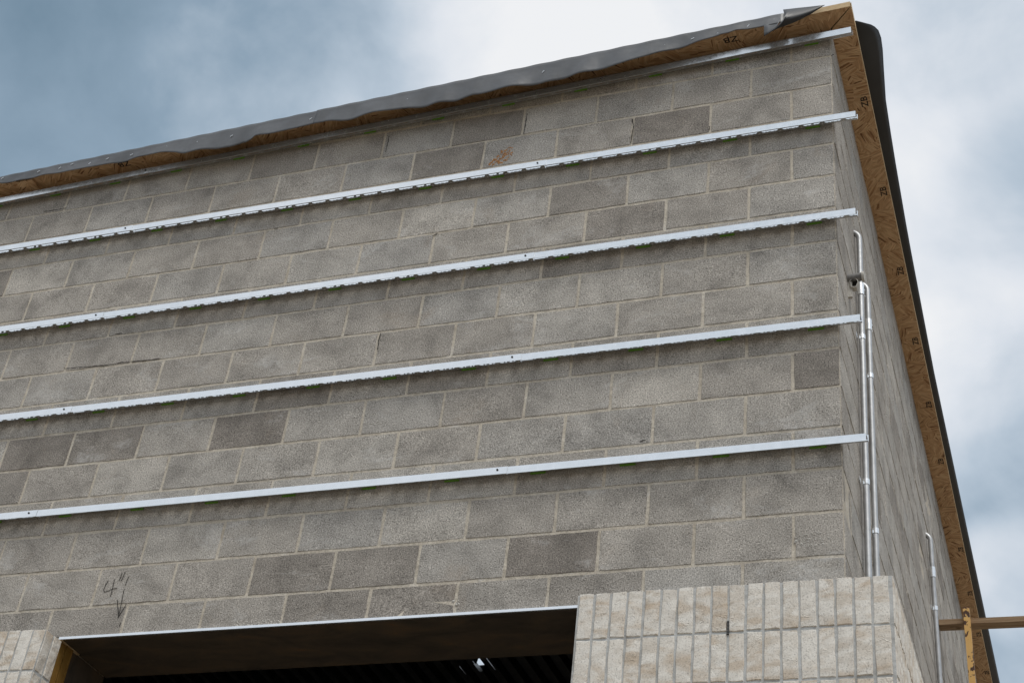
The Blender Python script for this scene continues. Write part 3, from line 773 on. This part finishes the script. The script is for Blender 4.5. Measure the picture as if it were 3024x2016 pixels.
def pier(label, x_first, step, ncol, ret_x, ret_n, xr0, xr1, y_end):
    root = thing('brick_pier', label, 'brick wall', ((xr0+xr1)/2, -VD/2, 0), 'cream brick veneer beside the doorway')
    rx, ry = root.location.x, root.location.y
    co = MB()
    if y_end is None:
        co.box(xr0-rx, xr1-rx-.004, -VD+.0060-ry, -.10-ry, 0, BT0-.003)
        co.box(xr1-.108-rx, xr1-rx-.0045, -.10-ry, -.066-ry, 0, BT0-.0035)
    else:
        co.box(xr0-rx, xr1-rx-.0050, -VD+.0060-ry, -.10-ry, 0, BT0-.003)
        co.box(xr1-.09-rx, xr1-rx-.0050, -.10-ry, y_end-ry, 0, BT0-.0035)
    co.build('mortar', GM, root)
    rest = MB()
    for rI in range(22):
        zc = BT0-BH*(rI+.5)+BJ/2
        if zc-BH/2 < 0: continue
        for c in range(ncol):
            x = x_first+step*(c+.5)*1.0
            place_brick(root, x-rx, -VD-ry, zc, 0, rI <= 2 and inframe((x, -VD, zc), 90), rest)
        for c in range(ret_n):
            y = -VD+.010+BW*(c+.5)-BJ/2
            v = rI <= 2 and y_end is None and inframe((ret_x, y, zc), 90)
            place_brick(root, ret_x-rx, y-ry, zc, math.pi/2, v, rest)
    o = rest.build('bricks_beyond', BR, root); o['kind'] = 'stuff'
    return root, rx, ry
pr, prx, pry = pier('cream soldier brick pier with grey mortar at the building corner, right of the doorway', -1.0145, BW, 18, .2, 64, -1.017, .2, 4.1)
pier('cream soldier brick pier cut by the left edge, left of the doorway', -3.498-BJ/2+.0045, -BW, 44, -3.497, 2, -6.45, -3.497, None)
wv = MB().box(-.0045, .0045, 0, .004, -.028, .028)
wx = -1.0145+9*BW-BJ*.0-.0
wvo = wv.build('weep_vent', DARKP, pr, (wx-prx, -VD-pry+.0005, -3.232+ZO))
wl = MB()
for i in range(9): wl.box(-.004, .004, -.001, -.0002, -.024+i*.006-.001, -.024+i*.006+.001)
wl.build('grille_bar', PVC, wvo)

# ------------------------------------------------------------------ conduits on the side wall
def conduit(label, pts, r, cpl, straps, group='steel conduits on the side wall'):
    root = thing('conduit', label, 'conduit', (pts[-1][0], pts[-1][1], 0), group)
    ox, oy = root.location.x, root.location.y
    L = lambda q: (q[0]-ox, q[1]-oy, q[2]+ZO)
    P = [L(q) for q in pts]
    MB().tube(P, r, 16).build('pipe', COND, root)
    body = [q for q in pts]
    def at(z):
        for a, b in zip(pts[1:], pts[2:]):
            if b[2] <= z <= a[2]: t = (z-a[2])/(b[2]-a[2]); return [lerp(a[i], b[i], t) for i in range(3)]
        return pts[-1]
    for z in cpl:
        a, b = at(z+.035), at(z-.035)
        c = MB().tube([L(a), L(b)], r*1.22, 16).build('coupling', GALV, root)
        for zz in (z+.02, z-.02):
            q = L(at(zz)); MB().tube([(q[0]+r*.6, q[1]+r, q[2]), (q[0]+r*1.0, q[1]+r*2.1, q[2])], .0045, 8).build('set_screw', GALV, c)
    for z in straps:
        q = at(z); s = MB().tube([L(at(z+.014)), L(at(z-.014))], r*1.16, 16); x, y, zz = L(q)
        s.box(-ox+.0012, -ox+.0035, y-.045, y-r*.7, zz-.012, zz+.012)
        s.build('strap', GALV, root)
    return root
def bend(x, y, z, r_=.055):
    a = [(-.06, y, z)]
    for i in range(9):
        t = i/8*math.pi/2; a.append((x-r_+r_*math.sin(t), y, z-r_+r_*math.cos(t)))
    return a
CX_ = .024
def run(y0, y1, ztop, zbot=-7.50): 
    p = bend(CX_, y0, ztop); z0 = p[-1][2]
    for z in (-1.2, -1.8, -2.4, -3.0, -3.6): 
        if z < z0: p.append((CX_, lerp(y0, y1, (z0-z)/(2.0)) if z > -3.1 else lerp(y0, y1, (z0+3.0)/2.0), z))
    p.append((CX_, p[-1][1], zbot)); return p
conduit('long galvanized conduit nearest the building corner, bending into the side wall highest up', run(.600, .478, -.655), .0140, (-1.055,), (-1.36, -2.2))
conduit('slightly lower galvanized conduit, second from the building corner', run(.838, .735, -.800), .0140, (-1.085,), (-1.41, -2.3))
conduit('lone galvanized conduit farther back on the side wall beside the lumber', run(3.57, 3.64, -.690), .0150, (-.97,), (-1.22, -1.9))
# broken hole with a pipe stub in the side wall
P = onX(2503, 824, 0.0)
st = thing('pipe_stub', 'short dusty pipe stub poking from a broken hole in the side wall', 'pipe', (0, P.y, P.z))
tb = MB().tube([(-.03, 0, 0), (.012, 0, .001), (.05, 0, .003), (.072, 0, .004)], [.021, .021, .020, .020], 14)
tb.build('pipe', PVC, st)
MB().tube([(.066, 0, .004), (.078, 0, .004)], [.026, .024], 12).build('collar', PALE, st)
r_ = random.Random(5); rim = []; inn = []
for i in range(12):                         # cracked open cup below the stub, mouth towards the front
    a = i/12*6.283; rr = r_.uniform(.85, 1.12); rim.append((.030+math.cos(a)*.021*rr, -.012, -.036+math.sin(a)*.026*rr)); inn.append((.030+math.cos(a)*.0175*rr, -.013, -.036+math.sin(a)*.022*rr))
cup = MB(); bk = [(x*.9+.002, .03, z*.9) for x, y, z in rim]; dp = [(x*.95, .012, z*.95) for x, y, z in inn]
cup.add(rim+inn+bk, [(i, (i+1) % 12, 12+(i+1) % 12, 12+i) for i in range(12)]+[((i+1) % 12, i, 24+i, 24+(i+1) % 12) for i in range(12)])
cup.build('broken_cup', PALE, st)
MB().add(inn+dp, [(i, (i+1) % 12, 12+(i+1) % 12, 12+i) for i in range(12)]+[tuple(range(12, 24))]).build('cup_inside', DCAV, st)
MB().box(-.001, .02, -.004, .012, -.11, -.02).build('mortar_drip', PALE, st)

# ------------------------------------------------------------------ scaffold post and lumber by the side wall
ty, tz = 4.08, -1.062+ZO
tm = MB(); nS = 12
V = []; xs_ = [lerp(.001, 2.4, i/nS) for i in range(nS+1)]
for x in xs_:
    dz = -.012*x
    V += [(x, ty, tz-.019+dz), (x, ty+.089, tz-.019+dz), (x, ty+.089, tz+.019+dz), (x, ty, tz+.019+dz)]
F = [(0, 1, 2, 3), tuple(4*nS+i for i in (3, 2, 1, 0))]
for i in range(nS):
    for k in range(4): F.append((4*i+k, 4*(i+1)+k, 4*(i+1)+(k+1) % 4, 4*i+(k+1) % 4))
tmo = tm.add(V, F).build('lumber_plank', TIM)
tag(tmo, 'weathered brown lumber plank laid level from the side wall to the right', 'lumber')
def post(x, y, ztop, lab, lean=.035):
    root = thing('scaffold_post', lab, 'scaffold', (x+lean, y, 0), 'yellow scaffold posts')
    a = MB(); w, d, t = .040, .040, .005
    n = 10
    def leg(x0, x1, y0, y1):
        for i in range(n):
            za, zb = ztop*i/n, ztop*(i+1)/n; la, lb = -lean*i/n, -lean*(i+1)/n
            a.hexa([(x0+la, y0, za), (x1+la, y0, za), (x1+la, y1, za), (x0+la, y1, za), (x0+lb, y0, zb), (x1+lb, y0, zb), (x1+lb, y1, zb), (x0+lb, y1, zb)])
    leg(-w/2, w/2, -d, -d+t); leg(w/2-t, w/2, -d+t+.0001, -.001)
    a.build('angle', YEL, root)
    MB().box(-lean-.05+.03, -lean+.05+.03, -.0008, 0.0, .0, .0) if False else None
    MB().box(-.07, .07, -.09, .05, .001, .009).build('base_plate', YEL, root)
    return root
px_ = onY(2856, 1835, ty-.03).x
post(px_, ty, -.985+ZO, 'chipped yellow steel scaffold post standing near the side wall, in front of the lumber plank')
post(2.25, ty, -.985+ZO, 'chipped yellow steel scaffold post outside the right edge, holding the far end of the plank', 0.0)
